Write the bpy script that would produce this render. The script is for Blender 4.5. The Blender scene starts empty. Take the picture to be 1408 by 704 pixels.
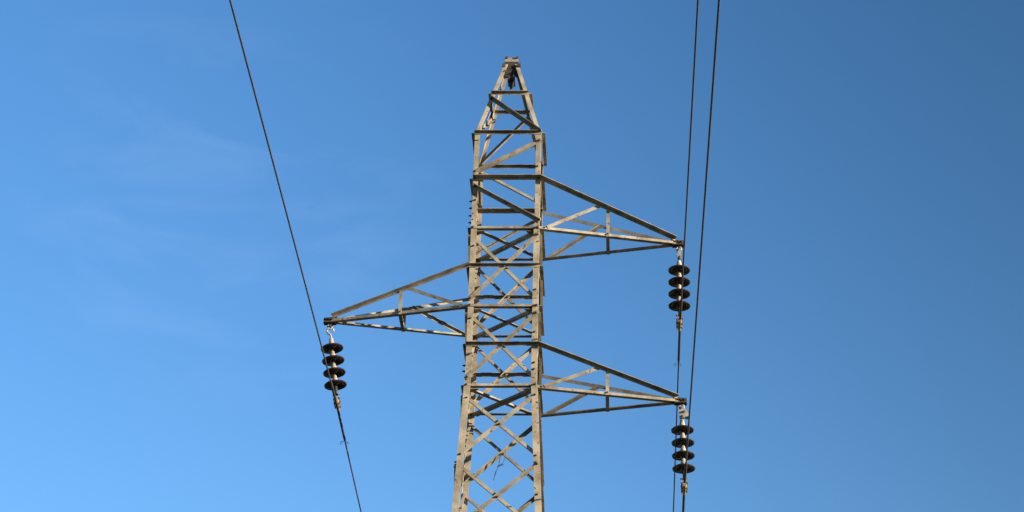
import bpy, bmesh, math, random
from mathutils import Vector, Matrix
R = math.radians
random.seed(7)
S = bpy.context.scene
COL = S.collection

# ------------------------------------------------------------------ camera
cd = bpy.data.cameras.new('camera'); cam = bpy.data.objects.new('camera', cd); COL.objects.link(cam)
cam.location = (1.33, -22.19, 1.6)
cam.rotation_euler = (R(90 + 28.2), 0, 0)
cd.sensor_width = 36.0
cd.lens = 3000 / 1408 * 36.0
cd.shift_x = -151 / 1408
cd.clip_start = 0.1; cd.clip_end = 20000
S.camera = cam

# ------------------------------------------------------------------ sky, sun, exposure
SUN_AZ = 70.0      # degrees from -Y (towards the camera) round to +X
SUN_EL = 13.0
az, el = R(SUN_AZ), R(SUN_EL)
sdir = Vector((math.sin(az) * math.cos(el), -math.cos(az) * math.cos(el), math.sin(el)))
w = bpy.data.worlds.new("World"); S.world = w; w.use_nodes = True
nt = w.node_tree; nt.nodes.clear()
N = nt.nodes.new; Lk = nt.links.new
sky = N('ShaderNodeTexSky'); sky.sky_type = 'NISHITA'; sky.sun_disc = False
sky.sun_elevation = el
sky.sun_rotation = math.atan2(sdir.x, sdir.y)
sky.altitude = 2500; sky.air_density = 1.4; sky.dust_density = 0.0; sky.ozone_density = 2.2
hs = N('ShaderNodeHueSaturation'); hs.inputs['Hue'].default_value = .506; hs.inputs['Saturation'].default_value = 1.26
# faint cirrus wisps: a stretched noise over the direction of the sky
tc = N('ShaderNodeTexCoord'); mp = N('ShaderNodeMapping'); mp.inputs['Scale'].default_value = (7, 7, 22)
mp.inputs['Rotation'].default_value = (0, R(12), 0)
nz = N('ShaderNodeTexNoise'); nz.inputs['Scale'].default_value = 1.6; nz.inputs['Detail'].default_value = 7
nz.inputs['Roughness'].default_value = .55; nz.inputs['Distortion'].default_value = .5
rp = N('ShaderNodeValToRGB'); rp.color_ramp.elements[0].position = .46; rp.color_ramp.elements[1].position = .80
rp.color_ramp.elements[1].color = (.04, .04, .04, 1)
mx = N('ShaderNodeMix'); mx.data_type = 'RGBA'; mx.inputs['B'].default_value = (6.0, 6.6, 7.4, 1)
bg = N('ShaderNodeBackground'); bg.inputs['Strength'].default_value = 0.0740
ow = N('ShaderNodeOutputWorld')
Lk(tc.outputs['Generated'], mp.inputs['Vector']); Lk(mp.outputs['Vector'], nz.inputs['Vector'])
# the wisps gather in one thin patch of high cloud, up and to the left of the tower
caz, cel = R(-11.5), R(29.5)
cdot = N('ShaderNodeVectorMath'); cdot.operation = 'DOT_PRODUCT'
cdot.inputs[1].default_value = (math.sin(caz) * math.cos(cel), math.cos(caz) * math.cos(cel), math.sin(cel))
cmr = N('ShaderNodeMapRange'); cmr.interpolation_type = 'SMOOTHSTEP'
cmr.inputs['From Min'].default_value = math.cos(R(6.5)); cmr.inputs['From Max'].default_value = math.cos(R(1.5))
Lk(tc.outputs['Generated'], cdot.inputs[0]); Lk(cdot.outputs['Value'], cmr.inputs['Value'])
cmul = N('ShaderNodeMath'); cmul.operation = 'MULTIPLY'
Lk(nz.outputs['Fac'], rp.inputs['Fac']); Lk(rp.outputs['Color'], cmul.inputs[0]); Lk(cmr.outputs['Result'], cmul.inputs[1])
Lk(cmul.outputs['Value'], mx.inputs['Factor'])
Lk(sky.outputs['Color'], hs.inputs['Color']); Lk(hs.outputs['Color'], mx.inputs['A'])
# the sky is deepest a quarter turn from the sun (skylight is polarised there and the lens filter takes it out)
nrmv = N('ShaderNodeVectorMath'); nrmv.operation = 'DOT_PRODUCT'; nrmv.inputs[1].default_value = sdir
mrg = N('ShaderNodeMapRange'); mrg.interpolation_type = 'SMOOTHSTEP'
mrg.inputs['From Min'].default_value = .10; mrg.inputs['From Max'].default_value = -.40
mrg.inputs['To Min'].default_value = .53; mrg.inputs['To Max'].default_value = 1.0
Lk(tc.outputs['Generated'], nrmv.inputs[0]); Lk(nrmv.outputs['Value'], mrg.inputs['Value'])
vm = N('ShaderNodeVectorMath'); vm.operation = 'SCALE'
Lk(mx.outputs['Result'], vm.inputs[0]); Lk(mrg.outputs['Result'], vm.inputs['Scale'])
Lk(vm.outputs['Vector'], bg.inputs['Color']); Lk(bg.outputs['Background'], ow.inputs['Surface'])

sd = bpy.data.lights.new('sun', 'SUN'); sd.energy = 5.0; sd.angle = R(.5); sd.color = (1.0, .85, .65)
so = bpy.data.objects.new('sun', sd); COL.objects.link(so)
so.rotation_euler = sdir.to_track_quat('Z', 'Y').to_euler()
S.view_settings.view_transform = 'Standard'; S.view_settings.look = 'None'
S.view_settings.exposure = 2.0; S.view_settings.gamma = 1.0; S.view_settings.use_curve_mapping = False
S.render.filter_size = 1.35

# ------------------------------------------------------------------ materials
def mat(name, base, dark, scale=6, rough=.6, metal=0.0, speck=None, objvar=.0, bump=.0, spec=.5):
    m = bpy.data.materials.new(name); m.use_nodes = True
    t = m.node_tree; b = t.nodes['Principled BSDF']
    g = t.nodes.new('ShaderNodeNewGeometry')
    n = t.nodes.new('ShaderNodeTexNoise'); n.inputs['Scale'].default_value = scale; n.inputs['Detail'].default_value = 6
    n.inputs['Roughness'].default_value = .65
    t.links.new(g.outputs['Position'], n.inputs['Vector'])
    r = t.nodes.new('ShaderNodeValToRGB'); r.color_ramp.elements[0].position = .32; r.color_ramp.elements[1].position = .62
    r.color_ramp.elements[0].color = (*dark, 1); r.color_ramp.elements[1].color = (*base, 1)
    t.links.new(n.outputs['Fac'], r.inputs['Fac'])
    c = r.outputs['Color']
    if speck:
        n2 = t.nodes.new('ShaderNodeTexNoise'); n2.inputs['Scale'].default_value = scale * 4; n2.inputs['Detail'].default_value = 4
        t.links.new(g.outputs['Position'], n2.inputs['Vector'])
        r2 = t.nodes.new('ShaderNodeValToRGB'); r2.color_ramp.elements[0].position = .60; r2.color_ramp.elements[1].position = .72
        t.links.new(n2.outputs['Fac'], r2.inputs['Fac'])
        x = t.nodes.new('ShaderNodeMix'); x.data_type = 'RGBA'; x.inputs['B'].default_value = (*speck, 1)
        t.links.new(r2.outputs['Color'], x.inputs['Factor']); t.links.new(c, x.inputs['A']); c = x.outputs['Result']
    if objvar:
        oi = t.nodes.new('ShaderNodeObjectInfo'); mr = t.nodes.new('ShaderNodeMapRange')
        mr.inputs['To Min'].default_value = 1 - objvar; mr.inputs['To Max'].default_value = 1 + objvar
        t.links.new(oi.outputs['Random'], mr.inputs['Value'])
        h = t.nodes.new('ShaderNodeHueSaturation'); t.links.new(mr.outputs['Result'], h.inputs['Value'])
        t.links.new(c, h.inputs['Color']); c = h.outputs['Color']
    t.links.new(c, b.inputs['Base Color'])
    b.inputs['Roughness'].default_value = rough; b.inputs['Metallic'].default_value = metal; b.inputs['Specular IOR Level'].default_value = spec
    if bump:
        bp = t.nodes.new('ShaderNodeBump'); bp.inputs['Strength'].default_value = bump; bp.inputs['Distance'].default_value = .004
        t.links.new(n.outputs['Fac'], bp.inputs['Height']); t.links.new(bp.outputs['Normal'], b.inputs['Normal'])
    return m
M_STEEL = mat('weathered_galvanised_steel', (.235, .207, .158), (.085, .070, .050), 6, .85, .0, (.060, .032, .016), .24, .3, .12)
M_LEG = mat('weathered_leg_steel', (.255, .226, .175), (.105, .088, .065), 5, .85, .0, (.065, .036, .018), .08, .3, .12)
M_BOLT = mat('rusty_bolt_steel', (.06, .045, .035), (.018, .012, .008), 20, .85, .0, None, 0, 0, .15)
M_DARKFIT = mat('dark_fitting_steel', (.035, .030, .025), (.018, .014, .011), 20, .8, .0, None, 0, 0, .15)
M_GALV = mat('zinc_fitting', (.26, .245, .22), (.12, .10, .08), 25, .5, .15, (.25, .13, .07))
M_RUSTFIT = mat('rust_stained_fitting', (.27, .19, .105), (.09, .045, .022), 30, .55, .2)
M_GLAZE = mat('brown_porcelain_glaze', (.026, .011, .007), (.015, .007, .005), 9, .22, 0.0)
M_CEMENT = mat('cement_and_cap', (.25, .225, .18), (.12, .10, .075), 25, .6, .1, (.25, .15, .08))
M_WIRE = mat('aged_aluminium_strand', (.045, .042, .04), (.02, .018, .017), 40, .7, .0, None, 0, 0, .2)
M_CONC = mat('concrete', (.30, .28, .26), (.20, .19, .17), 5, .9, 0, None, 0, .4)
M_GROUND = mat('dry_grass_and_earth', (.045, .050, .022), (.028, .036, .015), .35, .95, 0, (.10, .08, .05), 0, .0)

# ------------------------------------------------------------------ helpers
def add_extrude(bm, p0, p1, a, b, poly):
    """extrude a closed 2D polygon given in the frame (a, b) from p0 to p1"""
    p0, p1 = Vector(p0), Vector(p1)
    r0 = [bm.verts.new(p0 + a * u + b * v) for u, v in poly]
    r1 = [bm.verts.new(p1 + a * u + b * v) for u, v in poly]
    n = len(poly)
    for i in range(n):
        bm.faces.new((r0[i], r0[(i + 1) % n], r1[(i + 1) % n], r1[i]))
    bm.faces.new(r0[::-1]); bm.faces.new(r1)
def add_angle(bm, p0, p1, a, b, la=.04, lb=.04, t=.005):
    """an L section whose corner runs p0-p1, its flanges along a and b"""
    p0, p1 = Vector(p0), Vector(p1); d = (p1 - p0).normalized()
    a = Vector(a); a = (a - d * a.dot(d)).normalized()
    b = Vector(b); b = b - d * b.dot(d); b = (b - a * b.dot(a)).normalized()
    add_extrude(bm, p0, p1, a, b, [(0, 0), (la, 0), (la, t), (t, t), (t, lb), (0, lb)])
def add_box(bm, c, sx, sy, sz, rot=None):
    m = Matrix.Translation(Vector(c)) @ (rot.to_4x4() if rot else Matrix.Identity(4)) @ Matrix.Diagonal((sx, sy, sz, 1))
    bmesh.ops.create_cube(bm, size=1, matrix=m)
def add_lathe(bm, prof, seg=32, org=(0, 0, 0)):
    o = Vector(org); rings = []
    for r, z in prof:
        if r < 1e-5: rings.append([bm.verts.new(o + Vector((0, 0, z)))])
        else: rings.append([bm.verts.new(o + Vector((r * math.cos(2 * math.pi * i / seg), r * math.sin(2 * math.pi * i / seg), z))) for i in range(seg)])
    for A, B in zip(rings, rings[1:]):
        for i in range(seg):
            j = (i + 1) % seg
            if len(A) == 1 and len(B) > 1: bm.faces.new((A[0], B[i], B[j]))
            elif len(B) == 1 and len(A) > 1: bm.faces.new((A[i], A[j], B[0]))
            elif len(A) > 1: bm.faces.new((A[i], A[j], B[j], B[i]))
def add_tube(bm, pts, r, seg=8, caps=True, closed=False):
    pts = [Vector(p) for p in pts]; n = len(pts); rings = []
    rr = r if isinstance(r, (list, tuple)) else [r] * n
    up = Vector((0.13, .27, 1)).normalized()
    for i, p in enumerate(pts):
        if closed: d = (pts[(i + 1) % n] - pts[i - 1])
        else: d = pts[min(i + 1, n - 1)] - pts[max(i - 1, 0)]
        d.normalize(); u = d.cross(up).normalized(); v = u.cross(d)
        rings.append([bm.verts.new(p + (u * math.cos(2 * math.pi * k / seg) + v * math.sin(2 * math.pi * k / seg)) * rr[i]) for k in range(seg)])
    rng = range(n) if closed else range(n - 1)
    for i in rng:
        A, B = rings[i], rings[(i + 1) % n]
        for k in range(seg): bm.faces.new((A[k], A[(k + 1) % seg], B[(k + 1) % seg], B[k]))
    if caps and not closed: bm.faces.new(rings[0][::-1]); bm.faces.new(rings[-1])
def obj(name, bm, m, parent=None, smooth=False):
    bmesh.ops.recalc_face_normals(bm, faces=bm.faces)
    me = bpy.data.meshes.new(name); bm.to_mesh(me); bm.free(); me.materials.append(m)
    if smooth:
        me.polygons.foreach_set('use_smooth', [True] * len(me.polygons)); me.set_sharp_from_angle(angle=R(38))
    o = bpy.data.objects.new(name, me); COL.objects.link(o); o.parent = parent
    return o
def empty(name, loc, label, cat, group=None, rot=(0, 0, 0)):
    o = bpy.data.objects.new(name, None); COL.objects.link(o); o.location = loc; o.rotation_euler = rot
    o.empty_display_size = .2; o['label'] = label; o['category'] = cat
    if group: o['group'] = group
    return o
BM = bmesh.new

# ------------------------------------------------------------------ ground
bm = BM(); n = 72; c0 = bm.verts.new((0, 0, 0)); prev = None
radii = [6, 12, 25, 60, 150, 400, 1200, 4000, 9000]
rings = [[bm.verts.new((r * math.cos(2 * math.pi * i / n), r * math.sin(2 * math.pi * i / n),
          (random.uniform(-.06, .06) if 12 < r < 100 else 0))) for i in range(n)] for r in radii]
for i in range(n): bm.faces.new((c0, rings[0][i], rings[0][(i + 1) % n]))
for A, B in zip(rings, rings[1:]):
    for i in range(n): bm.faces.new((A[i], A[(i + 1) % n], B[(i + 1) % n], B[i]))
g = obj('ground', bm, M_GROUND, smooth=True); g['kind'] = 'structure'; g.location = (0, 0, 0)

# ------------------------------------------------------------------ the lattice tower
T = empty('transmission_tower', (0, 0, 0), 'weathered grey-tan steel lattice tower with three crossarms against blue sky', 'tower')
def hw(z):                                   # half width of the shaft at a height
    if z > 14.92: return .387 - (z - 14.92) / (16.07 - 14.92) * (.387 - .088)
    if z > 11.67: return .387 + (14.92 - z) * .003
    return .397 + (11.67 - z) * .048
FACES = {'front': Vector((0, -1, 0)), 'back': Vector((0, 1, 0)), 'left': Vector((-1, 0, 0)), 'right': Vector((1, 0, 0))}
def node(face, side, z, off=0.0, inset=.0):
    """a point on a face of the shaft; side -1/+1 is its low or high x (front, back) or y (left, right) leg"""
    h = hw(z); n_ = FACES[face]; s = side * (h - inset)
    if face in ('front', 'back'): return Vector((s, n_.y * (h + off), z))
    return Vector((n_.x * (h + off), s, z))
LT = .007
# legs: one mesh each, three lengths spliced end to end
for sx in (-1, 1):
    for sy in (-1, 1):
        bm = BM()
        def cor(z, e=0): h = hw(z) + e; return Vector((sx * h, sy * h, z))
        A, B = Vector((-sx, 0, 0)), Vector((0, -sy, 0))
        add_angle(bm, cor(16.10), cor(14.92), A, B, .044, .048, LT)
        add_angle(bm, cor(14.92), cor(13.70), A, B, .058, .058, LT)
        add_angle(bm, cor(13.70), cor(11.68), A, B, .066, .066, LT)
        add_angle(bm, cor(11.68, .008), cor(5.2, .008), A, B, .072, .072, .009)
        add_angle(bm, cor(5.2, .010), cor(.3, .010), A, B, .085, .085, .010)
        lg = obj('leg', bm, M_LEG, T)
        # inner splice cover where two lengths of leg meet
        bm = BM(); add_angle(bm, cor(11.95, -.0085), cor(11.45, -.0085), A, B, .052, .052, .006)
        obj('splice_cover', bm, M_STEEL, lg)
        bm = BM(); add_box(bm, (sx * hw(.1), sy * hw(.1), .1), .45, .45, .5)
        bmesh.ops.bevel(bm, geom=bm.edges[:], offset=.02, segments=2, affect='EDGES')
        obj('footing', bm, M_CONC, T)

nb = 0
def bolt(p, nrm, r=.013, L=.026):
    """hexagonal bolt head with its nut"""
    global nb
    if nb >= 98: return
    nb += 1
    nrm = Vector(nrm).normalized(); q = nrm.to_track_quat('Z', 'Y').to_matrix().to_4x4(); p = Vector(p)
    bm = BM()
    m = Matrix.Translation(p + nrm * L * .3) @ q
    bmesh.ops.create_cone(bm, cap_ends=True, segments=6, radius1=r, radius2=r * .92, depth=L * .6, matrix=m)
    m = Matrix.Translation(p + nrm * L * .75) @ q
    bmesh.ops.create_cone(bm, cap_ends=True, segments=8, radius1=r * .5, radius2=r * .45, depth=L * .5, matrix=m)
    obj('bolt', bm, M_BOLT, T)

JR = random.Random(11)
def brace(face, s0, z0, s1, z1, kind='diagonal_brace', edge='up', out=True, mount='out', la=.042, lb=.036, inset=.012, ext=0.0, parent=T, m=None, bolts=True, t=.005):
    """one angle iron on a face of the shaft.
    edge: on which edge of the flat flange the standing flange sits; out: it stands outwards; mount: outside or inside the leg"""
    n_ = FACES[face]
    z0 += JR.uniform(-.004, .004); z1 += JR.uniform(-.004, .004)   # bars are never set quite true
    off = .002 if mount == 'out' else -LT - .010
    p0, p1 = node(face, s0, z0, off, inset), node(face, s1, z1, off, inset)
    d = (p1 - p0).normalized(); p0 -= d * ext; p1 += d * ext
    up = n_.cross(d); up = up if up.z > 0 else -up
    if abs(up.z) < 1e-4: up = Vector((0, 0, 1))
    sgn = 1 if edge == 'up' else -1
    shift = up * (sgn * la * .5)
    q0, q1 = p0 + shift, p1 + shift
    b = n_ if out else -n_
    if mount == 'out' and not out:  # flat flange outside, its thickness outwards
        q0 += n_ * t; q1 += n_ * t
    if mount == 'in' and out:
        q0 -= n_ * t; q1 -= n_ * t
    bm = BM(); add_angle(bm, q0, q1, up * -sgn, b, la, lb, t)
    o = obj(kind, bm, m or M_STEEL, parent)
    if bolts:
        for p, e in ((p0, 1), (p1, -1)):
            bolt(p + d * (e * (ext + .022)) + n_ * (t + .001 if mount == 'out' else LT + .010), n_)
    return o

# --- horizontals round the shaft: (height, style)
H = [(15.575, 'top'), (14.92, 'top'), (14.30, 'big'), (13.65, 'low'), (13.16, 'top'), (12.65, 'low'), (12.17, 'top'), (11.67, 'low')]
for z, st in H:
    ins = -.002
    for f in ('front', 'back'):
        bl = (f == 'front')
        if st == 'low':
            brace(f, -1, z + .012, 1, z + .012, 'horizontal_brace', 'down', False, 'out', .028, .060, ins, bolts=bl)
        elif st == 'big':
            brace(f, -1, z, 1, z, 'horizontal_brace', 'up', True if f == 'front' else False, 'out', .034, .070, ins, bolts=bl)
        else:
            brace(f, -1, z, 1, z, 'horizontal_brace', 'up', f == 'front', 'out', .036, .042, ins - .004, bolts=False)
    for f in ('left', 'right'):
        brace(f, -1, z - .004, 1, z - .004, 'horizontal_brace', 'up', True, 'out', .036, .044 if f == 'right' else .040, .012, bolts=False)
# --- shaft above the upper arm: single diagonals
brace('front', -1, 15.50, 1, 14.925, 'diagonal_brace', 'up', True, 'out', .038, .058, .0)
brace('back', -1, 14.95, 1, 15.52, 'diagonal_brace', 'down', False, 'in', .045, .03, .02, bolts=False)
brace('front', -1, 14.385, 1, 14.83, 'diagonal_brace', 'down', False, 'out', .048, .036, .0)
brace('back', -1, 14.85, 1, 14.39, 'diagonal_brace', 'down', False, 'in', .042, .03, .0, bolts=False)
brace('front', -1, 14.205, 1, 13.73, 'diagonal_brace', 'up', True, 'out', .036, .056, .0)
brace('back', -1, 13.73, 1, 14.22, 'diagonal_brace', 'down', False, 'in', .042, .03, .0, bolts=False)
for f in ('left', 'right'):
    brace(f, -1, 14.95, 1, 15.52, 'diagonal_brace', 'down', False, 'in', .04, .03, .0, bolts=False)
    brace(f, -1, 14.84, 1, 14.38, 'diagonal_brace', 'down', False, 'in', .04, .03, .0, bolts=False)
    brace(f, 1, 14.20, -1, 13.75, 'diagonal_brace', 'down', False, 'in', .04, .03, .0, bolts=False)
# --- crossed panels
PAN = [(13.575, 12.735), (12.575, 11.755), (11.565, 10.825), (10.735, 9.93), (9.84, 8.93), (8.83, 7.85), (7.74, 6.68), (6.56, 5.42), (5.28, 3.95), (3.8, 2.2), (2.05, .45)]
for i, (zt, zb) in enumerate(PAN):
    bl = i < 4
    for f in ('front', 'back'):
        brace(f, -1, zb, 1, zt, 'diagonal_brace', 'up', False, 'out' if f == 'front' else 'in', .047 if f == 'front' else .042, .034, .008, bolts=bl and f == 'front')
        brace(f, -1, zt, 1, zb, 'diagonal_brace', 'down', False, 'in' if f == 'front' else 'out', .036, .03, .006, bolts=False)
        if bl:
            zc = (zt + zb) / 2
            bolt((0, FACES[f].y * (hw(zc) + (.008 if f == 'front' else -.022)), zc), (0, -1, 0), .014, .02)
    for f in ('left', 'right'):
        brace(f, -1, zt, 1, zb, 'diagonal_brace', 'down', True, 'out', .04, .03, .008, bolts=False)
        brace(f, -1, zb, 1, zt, 'diagonal_brace', 'up', False, 'in', .04, .03, .008, bolts=False)
# --- flat crosses in the three arm planes
for z, wd in ((13.65, .058), (12.65, .050), (11.67, .050)):
    h = hw(z) - .045; zz = z - .012
    bm = BM(); add_angle(bm, (-h, -h, zz), (h, h, zz), (1, -1, 0) if z > 12 else (-1, 1, 0), (0, 0, 1), wd, .026 if z > 12 else .02, .005); obj('plan_brace', bm, M_STEEL, T)
    bm = BM(); add_angle(bm, (h, -h, zz - .008), (-h, h, zz - .008), (1, 1, 0), (0, 0, 1), wd * (1.35 if z < 12 else 1), .03, .005); obj('plan_brace', bm, M_STEEL, T)
# small gussets where the crosses meet the front leg
for z in (13.65, 12.65, 11.67):
    for sx in (-1, 1):
        h = hw(z); bm = BM(); add_extrude(bm, (0, 0, z - .030), (0, 0, z - .024), Vector((1, 0, 0)), Vector((0, 1, 0)),
            [(sx * (h - .01), -h + .012), (sx * (h - .16), -h + .012), (sx * (h - .13), -h + .075), (sx * (h - .01), -h + .15)])
        obj('gusset_plate', bm, M_STEEL, T)
# --- splice bolts standing out of the left and right legs
for z in (14.02, 13.93, 13.83, 13.74, 11.93, 11.86, 10.76, 10.70, 9.93, 9.86):
    h = hw(z)
    bolt((-h - .004, -h + .035, z), (-1, 0, 0), .014, .034)
for z in (11.95, 11.87, 10.82, 10.74, 10.36):
    h = hw(z)
    bolt((h + .004, -h + .035, z), (1, 0, 0), .014, .030)
    bolt((h - .035, -h - .004, z), (0, -1, 0), .013, .022)
for z in (14.10, 14.02, 13.42, 12.50, 12.05, 11.52): bolt((-hw(z) + .035, -hw(z) - .003, z), (0, -1, 0), .012, .018)
for z in (12.86, 12.33, 14.47): bolt((hw(z) - .035, -hw(z) - .003, z), (0, -1, 0), .012, .018)

# --- peak
bm = BM()
zt = 16.168
for sy in (-1, 1):
    add_angle(bm, (-.080, sy * .088, zt), (.080, sy * .088, zt), (0, 0, -1), (0, -sy, 0), .055, .05, .006)
for sx in (-1, 1):
    add_angle(bm, (sx * .092, -.08, 16.085), (sx * .092, .08, 16.085), (0, 0, -1), (-sx, 0, 0), .045, .04, .006)
pk = obj('peak_frame', bm, M_LEG, T)
for sx in (-1, 1):
    bm = BM(); add_box(bm, (sx * .092, -.104, 16.050), .040, .02, .045); obj('end_cleat', bm, M_BOLT, pk)
    bm = BM(); add_box(bm, (sx * .062, -.094, 16.168), .036, .016, .024); obj('end_cleat', bm, M_BOLT, pk)
bm = BM()
add_extrude(bm, (0, -.086, 0), (0, -.080, 0), Vector((1, 0, 0)), Vector((0, 0, 1)), [(-.085, 16.110), (.082, 16.110), (.10, 15.930), (.062, 15.885), (.03, 15.930), (-.02, 15.850), (-.06, 15.890), (-.10, 15.930)])
obj('gusset_plate', bm, M_DARKFIT, pk)
# hanging earth wire clamp inside the peak
bm = BM()
add_box(bm, (0, 0, 16.030), .018, .16, .03)
add_tube(bm, [(0, 0, 16.020), (0, 0, 15.930)], .016)
add_tube(bm, [(-.04, -.02, 15.970), (-.035, -.02, 15.900), (.035, -.02, 15.900), (.04, -.02, 15.970)], .012)
add_box(bm, (0, -.01, 15.880), .085, .17, .045)
add_tube(bm, [(-.025, -.04, 15.910), (-.025, -.04, 15.800)], .011); add_tube(bm, [(.02, -.04, 15.910), (.015, -.04, 15.770)], .013)
add_lathe(bm, [(0, -.06), (.012, -.055), (.022, -.02), (.022, .02), (0, .025)], 12, (0, -.05, 15.800))
obj('peak_clamp', bm, M_DARKFIT, T)
for sx in (-1, 1): bolt((sx * .070, -.098, 15.960), (0, -1, 0), .015, .03)
# short step irons and loose bracket ends on the tapering head (left back leg and right leg)
bm = BM(); add_angle(bm, node('left', 1, 15.62, .0, .0), node('left', 1, 15.45, .0, .0), (0, -1, 0), (-1, 0, 0), .035, .03, .005); obj('bracket', bm, M_DARKFIT, T)
bm = BM(); add_tube(bm, [(-.24, -.13, 15.36), (-.27, -.10, 15.28), (-.285, -.05, 15.24), (-.27, 0, 15.28)], .010); obj('bracket', bm, M_RUSTFIT, T)

# --- crossarms
def crossarm(sgn, zl, zu, thick):
    """four chords drawn together at the tip; its braces, post, tip plates and cross piece are sub-parts"""
    hl, hu = hw(zl), hw(zu); xt = 1.985
    bm = BM()
    for sy in (-1, 1):
        out = Vector((sgn * .22, sy, 0)).normalized()
        # bottom chord: standing flange up, flat flange inwards at its foot
        a0 = Vector((sgn * (hl - .01), sy * (hl + .010), zl - .008)); a1 = Vector((sgn * xt, sy * .030, zl - .008))
        add_angle(bm, a0, a1, (0, 0, 1), (0, -sy, 0), .031 if sy < 0 else .042, .056 if sy < 0 else (.072 if sgn > 0 else .046), .005)
        # top chord: flat flange outwards along its upper edge
        b0 = Vector((sgn * (hu - .01), sy * (hu + .012), zu + .018)); b1 = Vector((sgn * (xt - .03), sy * .036, zl + .055))
        if sy < 0: add_angle(bm, b0, b1, (0, 0, -1), (0, sy, 0), .032 if sgn > 0 else .026, thick, .005)
        else: add_angle(bm, b0, b1, (0, 0, -1), (0, sy, 0), .040, .034, .005)
    arm = obj('crossarm', bm, M_STEEL, T)
    def lo(x, sy, off=0): k = (x - hl) / (xt - hl); return Vector((sgn * x, sy * ((hl + .010) * (1 - k) + .03 * k + off), zl))
    def upp(x, sy, off=0): k = (x - hu) / (xt - .03 - hu); return Vector((sgn * x, sy * ((hu + .012) * (1 - k) + .036 * k + off), zu * (1 - k) + (zl + .04) * k))
    for sy in (-1, 1):
        p, q = lo(1.17, sy, .004), upp(1.17, sy, .004)
        bm = BM(); add_angle(bm, p + Vector((-.018, 0, -.01)), Vector((p.x - .018, q.y, q.z + .01)), (1, 0, 0), (0, -sy, 0), .038, .03, .005)
        obj('arm_post', bm, M_STEEL, arm)
        p, q = lo(.47, sy, .004), upp(1.08, sy, .004)
        bm = BM(); d = (q - p).normalized(); nrm = Vector((sgn * .22, sy, 0)).normalized(); u = nrm.cross(d); u = u if u.z > 0 else -u
        add_angle(bm, p + Vector((0, 0, .035)), q + Vector((0, 0, .018)), -u, -nrm, .040, .03, .005)
        obj('arm_brace', bm, M_STEEL, arm)
    bm = BM(); add_angle(bm, lo(1.15, -1, .0) + Vector((0, 0, -.014)), lo(1.15, 1, .0) + Vector((0, 0, -.014)), (sgn, 0, 0), (0, 0, 1), .040, .036, .005)
    obj('cross_piece', bm, M_STEEL, arm)
    bm = BM()
    for sy in (-1, 1):
        add_extrude(bm, (0, sy * .034, 0), (0, sy * .026, 0), Vector((sgn, 0, 0)), Vector((0, 0, 1)),
                    [(1.90, zl - .012), (2.045, zl - .014), (2.055, zl + .004), (2.05, zl + .036), (1.90, zl + .05)])
    add_box(bm, (sgn * 1.985, 0, zl - .020), .14, .085, .007)
    obj('tip_plate', bm, M_DARKFIT, arm)
    bm = BM()
    for x in (1.955, 1.99, 2.025):
        add_tube(bm, [(sgn * x, -.052, zl + .020), (sgn * x, .052, zl + .020)], .011, 6)
    obj('tip_bolt', bm, M_BOLT, arm)
    for x, p in ((.47, lo), (1.17, lo)):
        v = p(x, -1, .010); bolt(v + Vector((0, 0, .015)), (0, -1, 0), .011, .014)
    return arm
crossarm(1, 13.65, 14.30, .070)
crossarm(-1, 12.65, 13.16, .066)
crossarm(1, 11.65, 12.17, .060)

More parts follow.
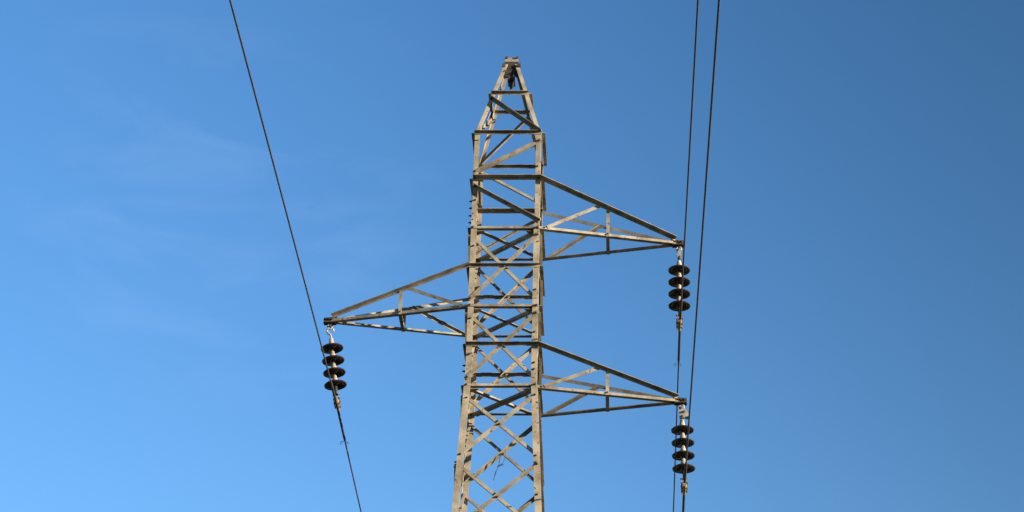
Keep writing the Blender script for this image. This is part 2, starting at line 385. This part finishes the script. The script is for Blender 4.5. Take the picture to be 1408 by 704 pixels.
# ------------------------------------------------------------------ insulator strings
def insulator_string(x, z, lean, hang, label):
    t = empty('insulator_string', (x, 0, z), label, 'insulator', 'insulator strings hanging from the crossarm tips', (0, lean, 0))
    # hanger
    bm = BM()
    arc = [(.026 * math.cos(a_), 0, -.035 + .030 * math.sin(a_)) for a_ in [2 * math.pi * i / 14 for i in range(14)]]
    add_tube(bm, arc, .010, 8, closed=True)
    if hang == 'link':
        add_box(bm, (.006, -.014, -.10), .044, .010, .125); add_box(bm, (.006, .014, -.10), .044, .010, .125)
    elif hang == 'hook':
        add_tube(bm, [(-.008, 0, -.05), (-.032, 0, -.065), (-.038, 0, -.095), (-.026, 0, -.12), (-.004, 0, -.142), (.004, 0, -.19)], [.009, .011, .012, .013, .012, .011], 10)
        add_tube(bm, [(.012, .01, -.05), (.038, .01, -.07), (.032, .01, -.10)], [.012, .012, .008], 8)
    else:
        for yy in (-.018, .012):
            add_extrude(bm, (0, yy, 0), (0, yy + .007, 0), Vector((1, 0, 0)), Vector((0, 0, 1)),
                        [(-.022, -.03), (.018, -.03), (.05, -.075), (.088, -.150), (.088, -.175), (.062, -.178), (.03, -.165), (-.026, -.175), (-.030, -.10)])
    obj('hanger', bm, M_GALV, t, True)
    bm = BM()
    pins = [(-.012, -.055), (.0, -.155)] if hang != 'plate' else [(-.012, -.055), (.022, -.10), (.0, -.155), (.078, -.163)]
    if hang == 'hook': pins = [(.0, -.035)]
    for px, pz in pins: add_tube(bm, [(px, -.036, pz), (px, .034, pz)], .013, 6)
    obj('pin', bm, M_BOLT, t)
    # four cap-and-pin discs
    for k in range(4):
        zc = -.300 - .153 * k
        bm = BM()
        add_lathe(bm, [(.034, .030), (.055, .024), (.090, .012), (.118, -.002), (.1275, -.012), (.128, -.018), (.124, -.023), (.117, -.017),
                       (.105, -.013), (.098, -.026), (.092, -.013), (.078, -.010), (.072, -.027), (.066, -.010), (.054, -.008), (.048, -.024), (.042, -.008), (.02, -.010), (0, -.010)], 48, (0, 0, zc))
        d = obj('insulator_disc', bm, M_GLAZE, t, True)
        bm = BM()
        top = .105 if k else .115
        add_lathe(bm, [(0, top), (.014, top), (.022, top - .008), (.025, top - .03), (.031, .058), (.036, .040), (.036, .026), (0, .022)], 24, (0, 0, zc))
        obj('cap', bm, M_CEMENT, d, True)
        bm = BM(); add_tube(bm, [(0, 0, zc - .006), (0, 0, zc - .06)], .011, 10); obj('steel_pin', bm, M_DARKFIT, d, True)
    # socket eye under the last disc, and the suspension clamp
    bm = BM()
    add_tube(bm, [(0, 0, -.79), (0, 0, -.83), (0, 0, -.86), (0, 0, -.90)], [.017, .020, .013, .012], 10)
    obj('socket_eye', bm, M_DARKFIT, t, True)
    bm = BM()
    add_extrude(bm, (-.030, 0, 0), (-.024, 0, 0), Vector((0, 1, 0)), Vector((0, 0, 1)), [(-.022, -.88), (.022, -.88), (.034, -.985), (-.034, -.985)])
    add_extrude(bm, (.024, 0, 0), (.030, 0, 0), Vector((0, 1, 0)), Vector((0, 0, 1)), [(-.022, -.88), (.022, -.88), (.034, -.985), (-.034, -.985)])
    # boat shaped body, dipping at both mouths
    add_tube(bm, [(0, -.125, -1.012), (0, -.09, -1.003), (0, -.04, -1.0), (0, .04, -1.0), (0, .09, -1.008), (0, .125, -1.020)], [.018, .024, .030, .030, .024, .018], 12)
    add_box(bm, (0, 0, -.972), .050, .11, .022)
    obj('suspension_clamp', bm, M_RUSTFIT, t)
    bm = BM()
    for yy in (-.045, .045):
        add_tube(bm, [(-.028, yy, -.955), (-.028, yy, -1.04)], .008, 6); add_tube(bm, [(.028, yy, -.955), (.028, yy, -1.04)], .008, 6)
        for xx in (-.028, .028): add_box(bm, (xx, yy, -.962), .020, .022, .014)
    add_tube(bm, [(-.040, 0, -.895), (.034, 0, -.895)], .011, 6)
    obj('clamp_bolt', bm, M_BOLT, t)
    return t
insulator_string(1.990, 13.625, R(0.3), 'link', 'brown four-disc insulator string hanging from the tip of the top crossarm')
insulator_string(-1.985, 12.625, R(-8.3), 'hook', 'brown four-disc insulator string hanging tilted from the single left crossarm tip')
insulator_string(1.995, 11.625, R(-1.0), 'plate', 'brown four-disc insulator string on a perforated white plate under the lowest crossarm tip')

# ------------------------------------------------------------------ conductors
def conductor(x, z, kn, an, cn, kf, af, label):
    """x, z where the clamp holds it; rises gently towards the camera's side, dips away beyond the tower"""
    def P(y):
        d = abs(y)
        if y < 0: return Vector((x + kn * y, y, z + an * d + cn * d * d))
        return Vector((x + kf * y, y, z - af * d + .00075 * d * d))
    ys = [-90, -60, -40, -28, -20] + [-16 + .5 * i for i in range(31)] + [-.7, -.45, -.25, -.1, 0, .1, .25, .45, .7] + [1 + .5 * i for i in range(20)] + [12, 16, 22, 30, 45, 60, 80, 100, 120, 140]
    # lay the strands: a fine twist shows as a slightly uneven radius
    bm = BM(); add_tube(bm, [P(y) for y in ys], .0090, 8)
    c = obj('power_line', bm, M_WIRE, None, True); c['label'] = label; c['category'] = 'power line'; c['group'] = 'conductors strung past the tower'
    bm = BM(); yy = [-.62 + .05 * i for i in range(30)]
    add_tube(bm, [P(y) for y in yy], [.0090] + [.0145] * 28 + [.0090], 8)
    for k in range(1):  # the end of the wrapped rods stand a little off the wire
        a = k * 2.1
        e = P(.83); add_tube(bm, [e, e + Vector((.018 * math.cos(a), .02, .018 * math.sin(a))), e + Vector((.034 * math.cos(a), .05, .03 * math.sin(a) - .015))], .004, 5)
    obj('armour_rod', bm, M_DARKFIT, c, True)
    # curled tail of binding wire
    bm = BM(); e = P(.80)
    add_tube(bm, [e, e + Vector((-.02, 0, -.035)), e + Vector((-.045, .01, -.055)), e + Vector((-.05, .02, -.02)), e + Vector((-.03, .03, -.005))], .003, 5)
    obj('binding_wire', bm, M_WIRE, c, True)
    return c
conductor(1.990, 12.625, -.002, .010, 0.0002, .003, .12, 'thin dark conductor clamped under the insulator string of the top crossarm')
conductor(-1.842, 11.615, -.006, .005, -0.0005, .002, .09, 'thin dark conductor running diagonally past the left crossarm tip')
conductor(2.013, 10.640, -.005, .045, -0.0006, .003, .11, 'thin dark conductor clamped under the lowest crossarm, rightmost wire at the top')

# ------------------------------------------------------------------ a scrap of wire caught on the back bracing
bm = BM()
o0 = Vector((-.020, .36, 11.19))
add_tube(bm, [o0, o0 + Vector((-.012, -.01, -.07)), o0 + Vector((-.02, -.01, -.15)), o0 + Vector((-.055, -.01, -.24)), o0 + Vector((-.075, -.005, -.33))], .0045, 6)
add_tube(bm, [o0 + Vector((.05, 0, .0)), o0 + Vector((.045, -.01, -.08)), o0 + Vector((.02, -.01, -.13)), o0 + Vector((-.02, -.01, -.155)), o0 + Vector((-.04, -.01, -.17))], .0035, 6)
add_tube(bm, [o0 + Vector((-.02, -.01, -.15)), o0 + Vector((-.03, -.012, -.17)), o0 + Vector((.0, -.012, -.15)), o0 + Vector((.03, -.01, -.145))], .006, 6)
sc = obj('wire_scrap', bm, M_WIRE, None, True); sc['label'] = 'tangled dark wire scrap dangling inside the lattice from crossed braces'; sc['category'] = 'wire'
